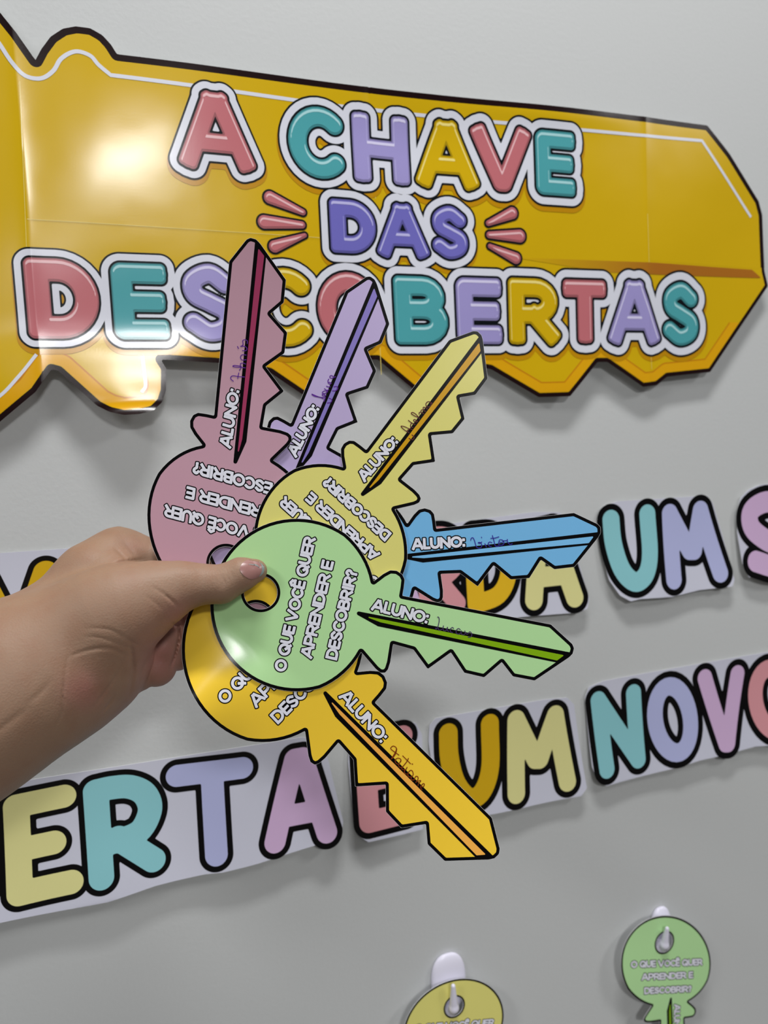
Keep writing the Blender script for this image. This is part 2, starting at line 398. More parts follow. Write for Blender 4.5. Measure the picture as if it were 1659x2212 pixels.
    for idx, (ch, cn, pl, pr, pt, pb, hwp, small) in enumerate(LT):
        xl, xr = wallpt(pl)[0][0], wallpt(pr)[0][0]; yt, yb = wallpt(pt)[0][1], wallpt(pb)[0][1]
        sc = wscale(((pl[0] + pr[0]) / 2, (pt[1] + pb[1]) / 2)); hw = hwp * sc
        ex = hw * (.78 if ch in 'AV' else 1.0)
        x0, x1, y0, y1 = xl + ex, xr - ex, yt + hw * .97, yb - hw * .97
        st = [[(x0 + (x1 - x0) * a, y0 + (y1 - y0) * b) for a, b in s] for s in GLY[ch][0]]
        G = grid((xl - 12, yt - 12), (xr + 12, yb + 14), .8)
        ph = strokes_sdf(G, st, hw, square=ch not in 'OCS')
        b1, b2, b3 = 1.6 * sc * 2.4, 0, 0
        k = sc
        mb = MB(S, loc)
        Gs = G + np.array([0, 3.0]); 
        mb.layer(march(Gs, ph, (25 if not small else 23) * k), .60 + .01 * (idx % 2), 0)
        mb.layer(march(G, ph, 22.5 * k), .72 + .02 * (idx % 2), 1)
        mb.layer(march(G, ph, 18.5 * k), .84 + .02 * (idx % 2), 2)
        mb.layer(march(G, ph, 4.5 * k), .96, 1)
        mb.layer(march(G, ph, 0), 1.04, 3)
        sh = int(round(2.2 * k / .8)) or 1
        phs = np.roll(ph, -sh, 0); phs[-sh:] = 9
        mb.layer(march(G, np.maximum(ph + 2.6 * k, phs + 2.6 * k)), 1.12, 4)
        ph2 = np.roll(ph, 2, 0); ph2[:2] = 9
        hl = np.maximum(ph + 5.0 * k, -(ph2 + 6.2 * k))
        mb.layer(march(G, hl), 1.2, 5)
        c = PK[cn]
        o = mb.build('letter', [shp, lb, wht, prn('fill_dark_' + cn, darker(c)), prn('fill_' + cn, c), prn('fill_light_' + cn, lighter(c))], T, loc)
        o['label'] = '%s bubble letter %s with white border' % (names[cn], ch)
    # the six coral dashes bursting from the middle word
    RY = [((578, 436), 14, (648, 467), 7), ((566, 488), 15, (646, 494), 8), ((588, 540), 13.5, (652, 516), 5), ((1094, 468), 12.5, (1044, 489), 6), ((1110, 517), 13.5, (1046, 514), 7), ((1102, 564), 12, (1047, 538), 5)]
    for (a, ra, b, rb) in RY:
        k = wscale(a); A, B = wallpt(a)[0], wallpt(b)[0]
        G = grid(np.minimum(A, B) - 9, np.maximum(A, B) + 9, .6)
        e = B - A; t = np.clip(((G - A) @ e) / (e @ e), 0, 1)
        ph = np.linalg.norm(G - A - t[..., None] * e, axis=-1) - (ra + (rb - ra) * t) * k * .95
        mb = MB(S, loc); mb.layer(march(G, ph, 4 * k), .72, 0); mb.layer(march(G, ph), .8, 1); mb.layer(march(G - [0, .7], ph + 2.5 * k), .88, 2)
        ph2 = np.roll(ph, 2, 0); ph2[:2] = 9
        mb.layer(march(G, np.maximum(ph + 5 * k, -(ph2 + 6 * k))), .96, 3)
        c = PK['pink']
        mb.build('burst_dash', [lb, prn('fill_dark_pink', c), prn('fill_pink', c), prn('fill_light_pink', c)], T, loc)
banner()

# ------------------------------------------------------------------ word strips
def strip(label, outline, letters, seed, low=6.0, group=None):
    """letters: (char, colour, strokes in photo px, half width px)"""
    O = wallpt(outline); c = O.mean(0); loc = (c[0] / 1000, -.001, -c[1] / 1000)
    T = thing('word_strip', label, 'paper sign', loc, group)
    rnd = random.Random(seed); a, b, d = rnd.uniform(0, 6), rnd.uniform(0, 6), rnd.uniform(.8, 1.2)
    y0, y1 = O[:, 1].min(), O[:, 1].max()
    def lift(p):
        t = np.clip((p[:, 1] - y0) / (y1 - y0), 0, 1)
        return 1.6 + low * t ** 2 + (.25 + 1.1 * t) * np.sin(p[:, 0] / 17 * d + a) * .6 + .5 * np.sin(p[:, 0] / 41 + b)
    S = surf_wall(lift)
    paper = sht('strip_paper', (180, 181, 194)); side = mat('paper_side', (222, 222, 228), rough=.6); blk = sht('strip_black', (5, 4, 5))
    mb = MB(S, loc); G = grid(O.min(0), O.max(0), 1.5)
    mb.solid(march(G, sd_poly(G, O) - 1.0), .3, .3, 0, 1)
    mb.build('sheet', [paper, side], T, loc)
    names = dict(pink='rose pink', teal='teal', lilac='lilac', gold='mustard yellow', butter='pale yellow', mauve='mauve', deep='golden yellow')
    for i, (ch, cn, st, hwp) in enumerate(letters):
        st = [wallpt(s) for s in st]
        allp = np.vstack(st); cpx = allp.mean(0)
        src = np.vstack([np.asarray(s, float) for s in letters[i][2]]).mean(0)
        k = wscale(src); hw = hwp * k
        G = grid(allp.min(0) - hw - 8, allp.max(0) + hw + 8, .9)
        ph = strokes_sdf(G, st, hw)
        mb = MB(S, loc)
        mb.layer(march(G, ph, 12.0 * k), .42 + .02 * (i % 2), 0); mb.layer(march(G, ph), .56, 1)
        o = mb.build('letter', [blk, sht('strip_' + cn, WK[cn])], T, loc); o['label'] = '%s letter %s' % (names[cn], ch)
    return T
def ell(cx, cy, rx, ry, rot=0, n=36):
    t = np.linspace(0, 2 * math.pi, n + 1); x, y = rx * np.cos(t), ry * np.sin(t); r = math.radians(rot)
    return np.stack([cx + x * math.cos(r) - y * math.sin(r), cy + x * math.sin(r) + y * math.cos(r)], 1)
strip('white paper strip with mustard V and pale yellow E, partly behind the forearm', [(-260, 1232), (-100, 1209), (0, 1197), (190, 1184), (298, 1172), (312, 1392), (150, 1422), (-100, 1462), (-260, 1490)],
      [('V', 'gold', [[(-46, 1238), (42, 1405), (100, 1236)]], 27), ('E', 'butter', [[(262, 1214), (171, 1229), (183, 1396), (280, 1380)], [(176, 1312), (255, 1300)]], 26), ('A', 'teal', [[(-220, 1450), (-150, 1262), (-82, 1432)], [(-195, 1385), (-105, 1375)]], 26)], 1)
strip('white paper strip ending in gold D and pale yellow A, behind the blue key', [(560, 1190), (700, 1167), (955, 1136), (1040, 1123), (1150, 1108), (1205, 1108), (1220, 1120), (1262, 1290), (1257, 1310), (1235, 1318), (1130, 1325), (1060, 1332), (900, 1352), (700, 1385), (575, 1402)],
      [('G', 'lilac', [cr([(680, 1215), (630, 1200), (598, 1260), (605, 1335), (645, 1362), (690, 1330), (686, 1290), (655, 1292)], 6)], 20),
       ('U', 'butter', [cr([(725, 1200), (728, 1270), (745, 1325), (775, 1335), (792, 1300), (790, 1190)], 6)], 20),
       ('A', 'mauve', [[(822, 1335), (848, 1175), (892, 1322)], [(835, 1280), (878, 1275)]], 19),
       ('R', 'pink', [[(922, 1312), (912, 1162)], cr([(912, 1162), (958, 1158), (988, 1188), (975, 1228), (930, 1262)], 6), [(948, 1258), (982, 1300)]], 19),
       ('D', 'deep', [[(1019, 1156), (1022, 1302)], cr([(1019, 1156), (1058, 1156), (1088, 1190), (1092, 1240), (1070, 1282), (1022, 1302)], 6)], 18.5),
       ('A', 'butter', [[(1145, 1293), (1162, 1150), (1190, 1143), (1233, 1288)], [(1155, 1246), (1215, 1240)]], 20)], 2)
strip('white paper strip with teal U and lilac M right of the blue key tip', [(1292, 1135), (1294, 1108), (1303, 1094), (1330, 1085), (1500, 1074), (1524, 1073), (1536, 1088), (1555, 1160), (1573, 1250), (1568, 1262), (1500, 1270), (1440, 1284), (1370, 1288), (1350, 1293), (1330, 1282), (1310, 1250), (1297, 1195)],
      [('U', 'teal', [cr([(1316, 1122), (1320, 1172), (1333, 1222), (1350, 1248), (1368, 1254), (1388, 1234), (1397, 1190), (1394, 1110)], 6)], 19),
       ('M', 'lilac', [[(1446, 1250), (1443, 1109)], [(1443, 1109), (1484, 1188), (1494, 1188), (1510, 1102)], [(1510, 1102), (1546, 1236)]], 18.5)], 3)
strip('white paper cutout with mauve S at the right edge of the photo', [(1589, 1100), (1597, 1075), (1612, 1060), (1635, 1050), (1700, 1040), (1860, 1018), (1872, 1215), (1700, 1245), (1640, 1250), (1605, 1242), (1594, 1215), (1587, 1150)],
      [('S', 'mauve', [cr([(1694, 1090), (1650, 1084), (1617, 1104), (1617, 1138), (1645, 1164), (1684, 1184), (1694, 1212), (1662, 1222), (1622, 1211)], 6)], 20),
       ('O', 'gold', [ell(1772, 1140, 40, 66)], 18)], 4)
strip('long white paper strip with pale yellow E, teal R, lilac T, mauve A, lower left', [(-330, 1752), (-180, 1725), (0, 1695), (150, 1672), (330, 1645), (553, 1609), (650, 1593), (688, 1596), (700, 1620), (733, 1765), (728, 1788), (712, 1800), (640, 1822), (553, 1848), (477, 1867), (440, 1872), (333, 1897), (233, 1928), (110, 1952), (0, 1972), (-180, 2012), (-330, 2040)],
      [('B', 'deep', [[(-112, 1752), (-98, 1948)], cr([(-112, 1752), (-60, 1745), (-28, 1785), (-50, 1835), (-100, 1848)], 6), cr([(-102, 1848), (-50, 1845), (-26, 1885), (-45, 1930), (-98, 1948)], 6)], 26),
       ('E', 'butter', [[(138, 1717), (36, 1738), (46, 1917), (155, 1893)], [(41, 1830), (117, 1814)]], 26),
       ('R', 'teal', [[(220, 1883), (207, 1706)], cr([(207, 1706), (240, 1699), (280, 1697), (312, 1712), (324, 1745), (305, 1786), (268, 1805), (242, 1812)], 6), [(255, 1803), (331, 1848)]], 25.5),
       ('T', 'lilac', [[(383, 1674), (522, 1656)], [(457, 1666), (465, 1835)]], 23.5),
       ('A', 'mauve', [[(590, 1808), (635, 1637), (652, 1634), (700, 1787)], [(612, 1757), (680, 1744)]], 22)], 5, low=9)
strip('small white paper cutout with single rose pink E behind the orange key', [(752, 1640), (756, 1600), (768, 1578), (860, 1562), (895, 1562), (908, 1585), (912, 1700), (905, 1782), (863, 1792), (790, 1806), (772, 1795), (760, 1740)],
      [('E', 'pink', [[(868, 1588), (786, 1604), (793, 1767), (872, 1750)], [(790, 1684), (850, 1672)]], 22)], 6)
strip('white paper strip with mustard U and pale yellow M between orange key and teal N', [(926, 1600), (928, 1565), (940, 1552), (1050, 1532), (1180, 1511), (1222, 1508), (1236, 1522), (1256, 1695), (1244, 1710), (1150, 1728), (1050, 1748), (1000, 1758), (960, 1750), (938, 1700)],
      [('U', 'gold', [cr([(966, 1582), (968, 1635), (981, 1688), (1008, 1718), (1036, 1702), (1054, 1650), (1055, 1561)], 6)], 20),
       ('M', 'butter', [[(1107, 1707), (1112, 1553)], [(1112, 1553), (1152, 1636), (1162, 1636), (1197, 1543)], [(1197, 1543), (1218, 1683)]], 19.5)], 7)
strip('white paper strip with teal N, lilac O, mauve V and rose O at right', [(1262, 1505), (1270, 1484), (1300, 1472), (1450, 1445), (1659, 1408), (1780, 1388), (1786, 1580), (1700, 1592), (1659, 1602), (1620, 1605), (1560, 1622), (1500, 1634), (1450, 1650), (1380, 1668), (1300, 1688), (1282, 1680), (1272, 1650)],
      [('N', 'teal', [[(1302, 1656), (1289, 1511)], [(1289, 1511), (1371, 1636)], [(1371, 1636), (1366, 1496)]], 17.5), ('O', 'lilac', [ell(1448, 1551, 37, 70, -4)], 17.5),
       ('V', 'mauve', [[(1519, 1463), (1557, 1601), (1563, 1601), (1589, 1454)]], 16.5), ('O', 'pink', [ell(1662, 1508, 36, 66, -4)], 16.5)], 8)

# ------------------------------------------------------------------ the paper keys
# outline of one key as it lies in the hand (photo px of the green key)
def _arcpts(c, r, p0, p1, n):
    a0 = math.atan2(p0[1] - c[1], p0[0] - c[0]); a1 = math.atan2(p1[1] - c[1], p1[0] - c[0])
    r0 = math.dist(p0, c); r1 = math.dist(p1, c)
    while a1 < a0: a1 += 2 * math.pi
    out = []
    for k in range(n + 1):
        t = k / n; a = a0 + (a1 - a0) * t; e = min(t, 1 - t) * 8
        rr = r if e > 1 else (r0 if t < .5 else r1) * (1 - e) + r * e
        out.append((c[0] + rr * math.cos(a), c[1] + rr * math.sin(a)))
    return out
HC = (641, 1307); HR = 186.5
head = _arcpts(HC, HR, (780, 1408), (807, 1256), 64)
TPL = head + [(828, 1240), (843, 1232), (857, 1233), (869, 1241), (874, 1252), (872, 1270), (869, 1287),
              (1030, 1318), (1190, 1349), (1236, 1391), (1240, 1400), (1237, 1412), (1229, 1420), (1155, 1470), (1108, 1461), (1084, 1430), (1046, 1463), (1003, 1453),
              (974, 1409), (924, 1445), (893, 1403), (849, 1391), (843, 1430), (838, 1446), (832, 1453), (822, 1453), (812, 1445)]
HOLE = ((563, 1280), 42.5)
GRV = [(775, 1325), (1232, 1412), (1216, 1432), (818, 1348)]
LM = dict(nA=(807, 1256), lA=(853, 1232), sA=(870, 1287), t3=(1188, 1349), tip=(1238, 1398), t5=(1155, 1469), t6=(1108, 1461), t7=(1084, 1429), t8=(1046, 1462), t9=(1003, 1453),
          t10=(974, 1408), t11=(924, 1444), t12=(893, 1402), sB=(848, 1391), lB=(828, 1454), nB=(780, 1408), g=(775, 1325), hole=(563, 1280),
          hT=(458, 1271), hA=(677, 1124), hB=(605, 1490))
def affine(lm, wt=None):
    A = []; B = []
    for k, p in lm.items():
        A.append([LM[k][0], LM[k][1], 1]); B.append(p)
    s, *_ = np.linalg.lstsq(np.array(A, float), np.array(B, float), rcond=None)
    return lambda q: np.hstack([np.atleast_2d(q), np.ones((len(np.atleast_2d(q)), 1))]) @ s
TXT = [('O QUE VOCÊ QUER', (604, 1450), (670, 1160), 26.5), ('APRENDER E', (661, 1421), (709, 1211), 26.5), ('DESCOBRIR?', (715, 1424), (761, 1230), 26.5), ('ALUNO:', (804, 1305), (926, 1336), 26.5)]
def text_strokes(s, a, b, h, hw):
    """strokes of a text line whose middle line runs from a to b (template px)"""
    a = np.array(a, float); b = np.array(b, float); L = np.linalg.norm(b - a); u = (b - a) / L; up = np.array([u[1], -u[0]])
    ws = [(.36 if c == ' ' else GLY[{'Ê': 'E'}.get(c, c)][1]) for c in s]
    k = L / (sum(ws) * h); x = 0; out = []
    for c, wd in zip(s, ws):
        W = wd * h * k
        if c != ' ':
            base = 'E' if c == 'Ê' else c
            gl = []
            x0, x1 = x + hw - .3, x + W - hw + .3
            for st in GLY[base][0]:
                gl.append([a + u * ((x0 + x1) / 2 if x1 < x0 else x0 + (x1 - x0) * gx) + up * (h / 2 - hw - gy * (h - 2 * hw)) for gx, gy in st])
            if c == 'Ê':
                m = (x0 + x1) / 2
                gl.append([a + u * (m - 5) + up * (h / 2 + 2.5), a + u * m + up * (h / 2 + 6), a + u * (m + 5) + up * (h / 2 + 2.5)])
            out.append(gl)
        x += W
    return out
HAND = {}
def key(name, label, cols, to, surf, unit, cell, ink, group, hand=None, res=1.0, hole_c=None):
    """to: template px -> domain mm;  unit: mm per template px"""
    P = to(np.array(TPL)); c = to([HC])[0]
    origin = tuple(surf(np.array([to([HOLE[0]])[0]]), 0)[0])
    T = thing('paper_key', label, 'paper key', origin, group)
    edge = mat('card_edge', (226, 226, 228), rough=.5)
    blk = lam('card_black', (4, 3, 4)); face = lam('card_' + name, cols[0]); gr = lam('groove_' + name, cols[1]); wh = lam('card_lettering', (205, 206, 216))
    G = grid(P.min(0), P.max(0), cell)
    ph = sd_poly(G, P); hc = to([HOLE[0]])[0] if hole_c is None else np.array(hole_c); hr = HOLE[1] * unit
    hole = hr - np.linalg.norm(G - hc, axis=-1)
    bd = 6.9 * unit
    mb = MB(surf, origin)
    body = np.maximum(ph - .35 * unit, hole - 6.6 * unit)
    mb.solid(march(G, body), .0, .30, 3, 3)
    mb.layer(march(G, np.maximum(ph, hole - 6.0 * unit)), .05, 0)
    mb.layer(march(G, np.maximum(ph + bd, hole)), .10, 1)
    mb.build('card', [blk, face, gr, edge], T, origin)
    # groove
    g = to(np.array(GRV)); Gg = grid(g.min(0) - 6 * unit, g.max(0) + 6 * unit, cell * .6)
    pg = np.maximum(sd_poly(Gg, g), sd_poly(Gg, P) + 0)
    # lines run out to the border at the blade tip
    gl = sd_poly(Gg, to(np.array([(775, 1325), (1234, 1414), (1218, 1430), (818, 1349)])))
    mb = MB(surf, origin)
    mb.layer(march(Gg, np.maximum(gl - 4.2 * unit, sd_poly(Gg, P) + 1.0 * unit)), .15, 0)
    inner = to(np.array([(792, 1333), (1214, 1417), (1201, 1427), (820, 1343)]))
    inner = to(np.array([(797, 1333.5), (1216, 1416), (1203, 1425.5), (822, 1343)]))
    mb.layer(march(Gg, sd_poly(Gg, inner) - 1.2 * unit), .20, 1)
    mb.build('groove_stripe', [blk, gr], T, origin)
    hw = 3.05
    for k, (s, a, b, h) in enumerate(TXT):
        mb = MB(surf, origin); marches = []
        for gls in text_strokes(s, a, b, h, hw):
            st = [to(np.array(q)) for q in gls]; al = np.vstack(st)
            Gt = grid(al.min(0) - 8 * unit, al.max(0) + 8 * unit, .9 * unit * res)
            ft = strokes_sdf(Gt, st, hw * unit, square=True, rr=.25)
            marches.append((Gt, ft))
        for Gt, ft in marches: mb.layer(march(Gt, ft, 2.4 * unit), .15 + .0, 0)
        for Gt, ft in marches: mb.layer(march(Gt, ft), .22, 1)
        mb.build('printed_line' if k < 3 else 'printed_caption', [blk, wh], T, origin)
    if hand:
        mb = MB(surf, origin)
        for st in HAND[hand]:
            mb.ribbon(cr(cardpt(st), 6) if len(st) > 2 else cardpt(st), .9 * MM, .28, 0)
        mb.build('handwriting', [lam('ink_' + ink[0], ink[1])], T, origin)
    return T
def tr(org, s, strokes): return [np.array(st, float) / s + np.array(org) for st in strokes]
HAND['thais'] = tr((470, 720), 8.51, [[(290, 880), (245, 840), (245, 800), (290, 780), (380, 795), (495, 802)], [(390, 725), (378, 780), (370, 830)], [(510, 635), (420, 625), (330, 620), (280, 605), (310, 590), (400, 600), (440, 610)],
    [(400, 680), (425, 640), (420, 560), (470, 548), (515, 565)], [(525, 400), (450, 395), (420, 440), (450, 490), (525, 485)], [(455, 318), (520, 318), (540, 280), (500, 240), (420, 238)], [(365, 240), (385, 280)], [(440, 235), (470, 200), (460, 140), (500, 118), (545, 140), (545, 190)]])
HAND['joyce'] = tr((650, 800), 16.59, [[(810, 1020), (700, 970), (480, 920), (390, 850), (560, 920), (700, 965), (880, 970)], [(880, 970), (850, 1040), (830, 1110)], [(1010, 1000), (1085, 1030), (1105, 1080), (1060, 1150), (945, 1170)],
    [(900, 900), (820, 920), (760, 880), (800, 850), (860, 880), (850, 930)], [(850, 830), (770, 820), (790, 760), (900, 730), (930, 780), (850, 840)], [(840, 655), (930, 720), (960, 770)], [(1000, 690), (930, 720)], [(915, 565), (980, 590), (1050, 590)],
    [(1180, 590), (1280, 580), (1320, 650), (1240, 730), (1130, 735)], [(1000, 310), (965, 380), (990, 460), (1050, 490), (1080, 450), (1000, 420)], [(1170, 260), (1100, 285), (1035, 240), (1060, 190), (1130, 195), (1165, 240), (1240, 230)]])
HAND['adelma'] = tr((850, 850), 16.59, [[(565, 1410), (400, 1310), (280, 1200), (290, 1165), (400, 1190), (560, 1260), (680, 1290)], [(480, 1350), (530, 1295), (620, 1270)], [(660, 1480), (740, 1560), (700, 1645), (620, 1640), (555, 1610)],
    [(760, 1120), (660, 1060), (610, 1130), (620, 1200), (700, 1215)], [(530, 960), (650, 1050), (780, 1110)], [(840, 1020), (760, 1010), (715, 960), (760, 930), (830, 970), (860, 1010)], [(880, 850), (750, 800), (640, 720), (680, 675), (800, 740), (900, 860), (930, 920)],
    [(920, 745), (920, 690), (980, 670), (1090, 730)], [(990, 660), (990, 600), (1050, 590), (1150, 650)], [(1090, 600), (1060, 520), (1100, 490), (1220, 560)], [(1350, 330), (1270, 290), (1190, 320), (1160, 400), (1210, 480), (1300, 470), (1350, 400), (1320, 310)], [(1320, 310), (1390, 350)]])
HAND['victor'] = tr((1000, 1140), 13.83, [[(235, 375), (240, 330), (290, 295), (340, 370), (400, 560), (470, 605), (550, 580), (560, 500), (510, 440), (455, 445), (500, 465), (565, 425)], [(655, 475), (700, 575)], [(550, 280), (565, 295)], [(865, 445), (800, 425), (755, 470), (790, 550), (850, 560)],
    [(880, 230), (930, 400), (970, 540), (1080, 545)], [(830, 315), (940, 310), (1075, 270)], [(1080, 420), (1060, 470), (1090, 515), (1180, 515), (1230, 450), (1180, 370), (1100, 360), (1080, 410), (1150, 440), (1220, 390)], [(1210, 390), (1320, 380), (1325, 345)], [(1320, 380), (1350, 450), (1410, 500), (1475, 480)]])
HAND['lucas'] = tr((920, 1320), 13.83, [[(345, 180), (385, 190), (395, 300), (350, 490), (290, 510), (310, 540), (350, 500), (400, 570), (480, 545)], [(525, 440), (510, 530), (545, 590), (610, 570), (645, 480)], [(645, 480), (640, 570), (690, 610)], [(830, 520), (790, 490), (730, 540), (740, 620), (800, 650)],
    [(1030, 560), (970, 520), (910, 580), (910, 660), (980, 690), (1040, 650), (1060, 590)], [(1060, 590), (1060, 680), (1120, 710), (1170, 680)], [(1160, 590), (1190, 660), (1240, 690), (1310, 620), (1360, 660), (1370, 730), (1320, 780), (1260, 775)]])
HAND['tatiane'] = tr((830, 1600), 16.59, [[(530, 515), (380, 410), (250, 310), (240, 250), (320, 190), (420, 240), (430, 330), (350, 500), (250, 650)], [(450, 290), (410, 460), (300, 620), (250, 655)], [(590, 760), (600, 690), (560, 640), (470, 630), (395, 690), (410, 790), (490, 850)],
    [(600, 700), (520, 860), (540, 930), (600, 965), (660, 930)], [(870, 630), (800, 760), (640, 970), (650, 1030), (720, 1040)], [(660, 540), (800, 680), (945, 825)], [(990, 830), (1025, 840)], [(820, 950), (790, 1010), (725, 1080), (730, 1160), (800, 1200)],
    [(1040, 1180), (1010, 1090), (940, 1060), (860, 1150), (850, 1250), (920, 1300), (1000, 1280), (1045, 1200)], [(990, 1290), (960, 1360), (1000, 1410), (1070, 1400)], [(1070, 1400), (1130, 1280), (1200, 1290), (1210, 1380), (1130, 1500)], [(1180, 1470), (1260, 1430), (1310, 1440), (1230, 1540), (1210, 1610)],
    [(1350, 1660), (1410, 1640), (1440, 1560), (1390, 1540), (1310, 1640), (1320, 1720), (1355, 1750)]])
VIOLET = ('violet', (84, 38, 130)); DARKINK = ('dark', (60, 44, 84)); BROWN = ('brown', (112, 44, 8)); PURP = ('blue_violet', (48, 38, 136)); PLUM = ('plum', (84, 34, 34))

def held_surf(order, tf, bend, curl):
    """a card in the stack: order 0 is nearest the camera; bends softly along the blade"""
    base = ZC + order * .0012
    hc = cardpt(tf([HC]))[0]; tipp = cardpt(tf([(1238, 1398)]))[0]; u = (tipp - hc) / np.linalg.norm(tipp - hc)
    cl = cardpt([(455, 1450)])[0]; piv = cardpt([(522, 1362)])[0]; cu = (cl - piv) / np.linalg.norm(cl - piv)
    def S(p, off):
        s = np.maximum((p - hc) @ u - 34, 0) / 100
        D = base + bend * s * s
        q = (p - piv) @ cu; q2 = (p - piv) @ np.array([-cu[1], cu[0]])
        D = D - curl * (np.sqrt(np.maximum(q, 0) ** 2 + 49) - 7) / 1000 * np.exp(-(q2 / 32) ** 2)
        z = D - off / 1000
        k = z / ZC
        return CAM + (k * p[:, 0] / 1000)[:, None] * RIGHT + (k * p[:, 1] / 1000)[:, None] * DOWN + z[:, None] * FWD
    return S
KEYS = [
 ('green', 'light green paper key on top of the held fan, its round head under the thumb', ((164, 204, 146), (118, 160, 10)), 0, LM, -.000, .44, 'lucas', DARKINK),
 ('orange', 'golden orange paper key pointing down to the right, lowest of the held fan', ((222, 180, 50), (218, 156, 68)), 1, dict(nA=(765, 1449), lA=(826, 1456), sA=(809, 1516), t3=(1063, 1765), tip=(1079, 1846), t5=(967, 1860), t6=(926, 1821), t7=(924, 1781), t8=(863, 1786), t9=(833.6, 1758), t10=(833, 1694), t11=(768, 1699), t12=(761, 1636), sB=(726, 1600), lB=(674, 1650), nB=(656, 1577), g=(698, 1495), hole=(553, 1338)), -.012, .45, 'tatiane', BROWN),
 ('yellow', 'pale yellow paper key of the held fan, pointing up to the right', ((202, 196, 112), (190, 142, 12)), 2, dict(nA=(736, 1014), lA=(742, 952), sA=(791, 971), t3=(970, 735.5), tip=(1036, 722), t5=(1046, 820), t6=(1025, 851), t7=(994, 856), t8=(998, 904), t9=(977, 934), t10=(932, 936), t11=(937, 996), t12=(893, 1003), sB=(868, 1039), lB=(913, 1077), nB=(856, 1103), g=(782, 1075)), -.001, 0, 'adelma', PLUM),
 ('pink', 'dusty pink paper key of the held fan, standing upright at left', ((176, 138, 152), (146, 52, 86)), 3, dict(nA=(434, 973), lA=(403, 902), sA=(461.5, 902), t3=(494, 562), tip=(556, 513), t5=(612, 608), t6=(608.6, 658), t7=(581, 677), t8=(616, 723.5), t9=(613, 763.5), t10=(572, 790), t11=(610, 842), t12=(573, 875), sB=(570, 924), lB=(630, 942), nB=(595, 987), g=(511, 1002), hole=(488, 1217)), -.006, 0, 'thais', VIOLET),
 ('blue', 'sky blue paper key of the held fan, pointing right', ((106, 166, 208), (112, 172, 214)), 4, dict(lA=(917, 1092), sA=(942, 1140), t3=(1236, 1108), tip=(1295, 1150), t5=(1239, 1220), t6=(1198, 1226), t7=(1170.6, 1205), t8=(1142, 1245), t9=(1103.5, 1250), t10=(1068, 1219), t11=(1034, 1264), t12=(992, 1238), sB=(948.6, 1242), lB=(953, 1300), nB=(893, 1279), g=(868, 1207)), .004, 0, 'victor', PURP),
 ('lilac', 'lilac paper key of the held fan, between the pink and pale yellow ones', ((166, 152, 188), (120, 108, 172)), 5, dict(lA=(588, 905), sA=(617, 923.6), t3=(738, 632), tip=(808, 600), t5=(836, 697), t6=(823, 740), t7=(792, 755), t8=(811, 804), t9=(797, 836), t10=(752, 852), t11=(775, 908), t12=(729, 930), sB=(713, 972), g=(641, 1015)), .002, 0, 'joyce', VIOLET),
]
for nm, lab, cols, order, lm, bend, curl, hd, ink in KEYS:
    tf = affine(lm)
    S = held_surf(order, tf, bend, curl)
    to = (lambda tf: (lambda q: cardpt(tf(np.atleast_2d(np.asarray(q, float))))))(tf)
    key(nm, lab, cols, to, S, MM, 2.6 * MM, ink, 'paper keys fanned in the hand', hd, 1.0, cardpt(lm['hole'])[0] if 'hole' in lm else None)

# ------------------------------------------------------------------ wall hooks and the keys hanging on them
def vdb_mesh(name, fn, lo, hi, h, mats, parent=None, origin=(0, 0, 0), smooth=True):
    import openvdb
    lo = np.array(lo); hi = np.array(hi); n = np.ceil((hi - lo) / h).astype(int) + 1
    ax = [lo[i] + h * np.arange(n[i]) for i in range(3)]
    X = np.stack(np.meshgrid(*ax, indexing='ij'), -1).astype(np.float32)
    d = fn(X).astype(np.float32)
    g = openvdb.FloatGrid(1.0); g.copyFromArray(d)
    pts, tris, quads = g.convertToPolygons(0.0, 0.0)
    V = pts * h + lo - np.array(origin)
    Fc = [f.astype(np.int64) for f in (quads, tris) if len(f)]
    o = mesh_obj(name, V, Fc, [np.zeros(len(f)) for f in Fc], mats, parent, smooth, origin)
    return o
def cone(X, a, b, ra, rb):
    a = np.array(a, np.float32); b = np.array(b, np.float32); e = b - a; q = X - a
    t = np.clip((q @ e) / max(float(e @ e), 1e-12), 0, 1)
    return np.linalg.norm(q - t[..., None] * e, axis=-1) - (ra + (rb - ra) * t)
def smin(a, b, k):
    h = np.clip(.5 + .5 * (b - a) / k, 0, 1); return b * (1 - h) + a * h - k * h * (1 - h)
def _liftpt(p, lift):
    r = np.array([(p[0] - CX) / F, (p[1] - CY) / F, 1]) @ R.T
    P = CAM + r * (DWALL - lift) / r[1]
    return P[0] * 1000, -P[2] * 1000
plastic = mat('hook_plastic', (204, 202, 220), rough=.25, spec=.5, var=.01)
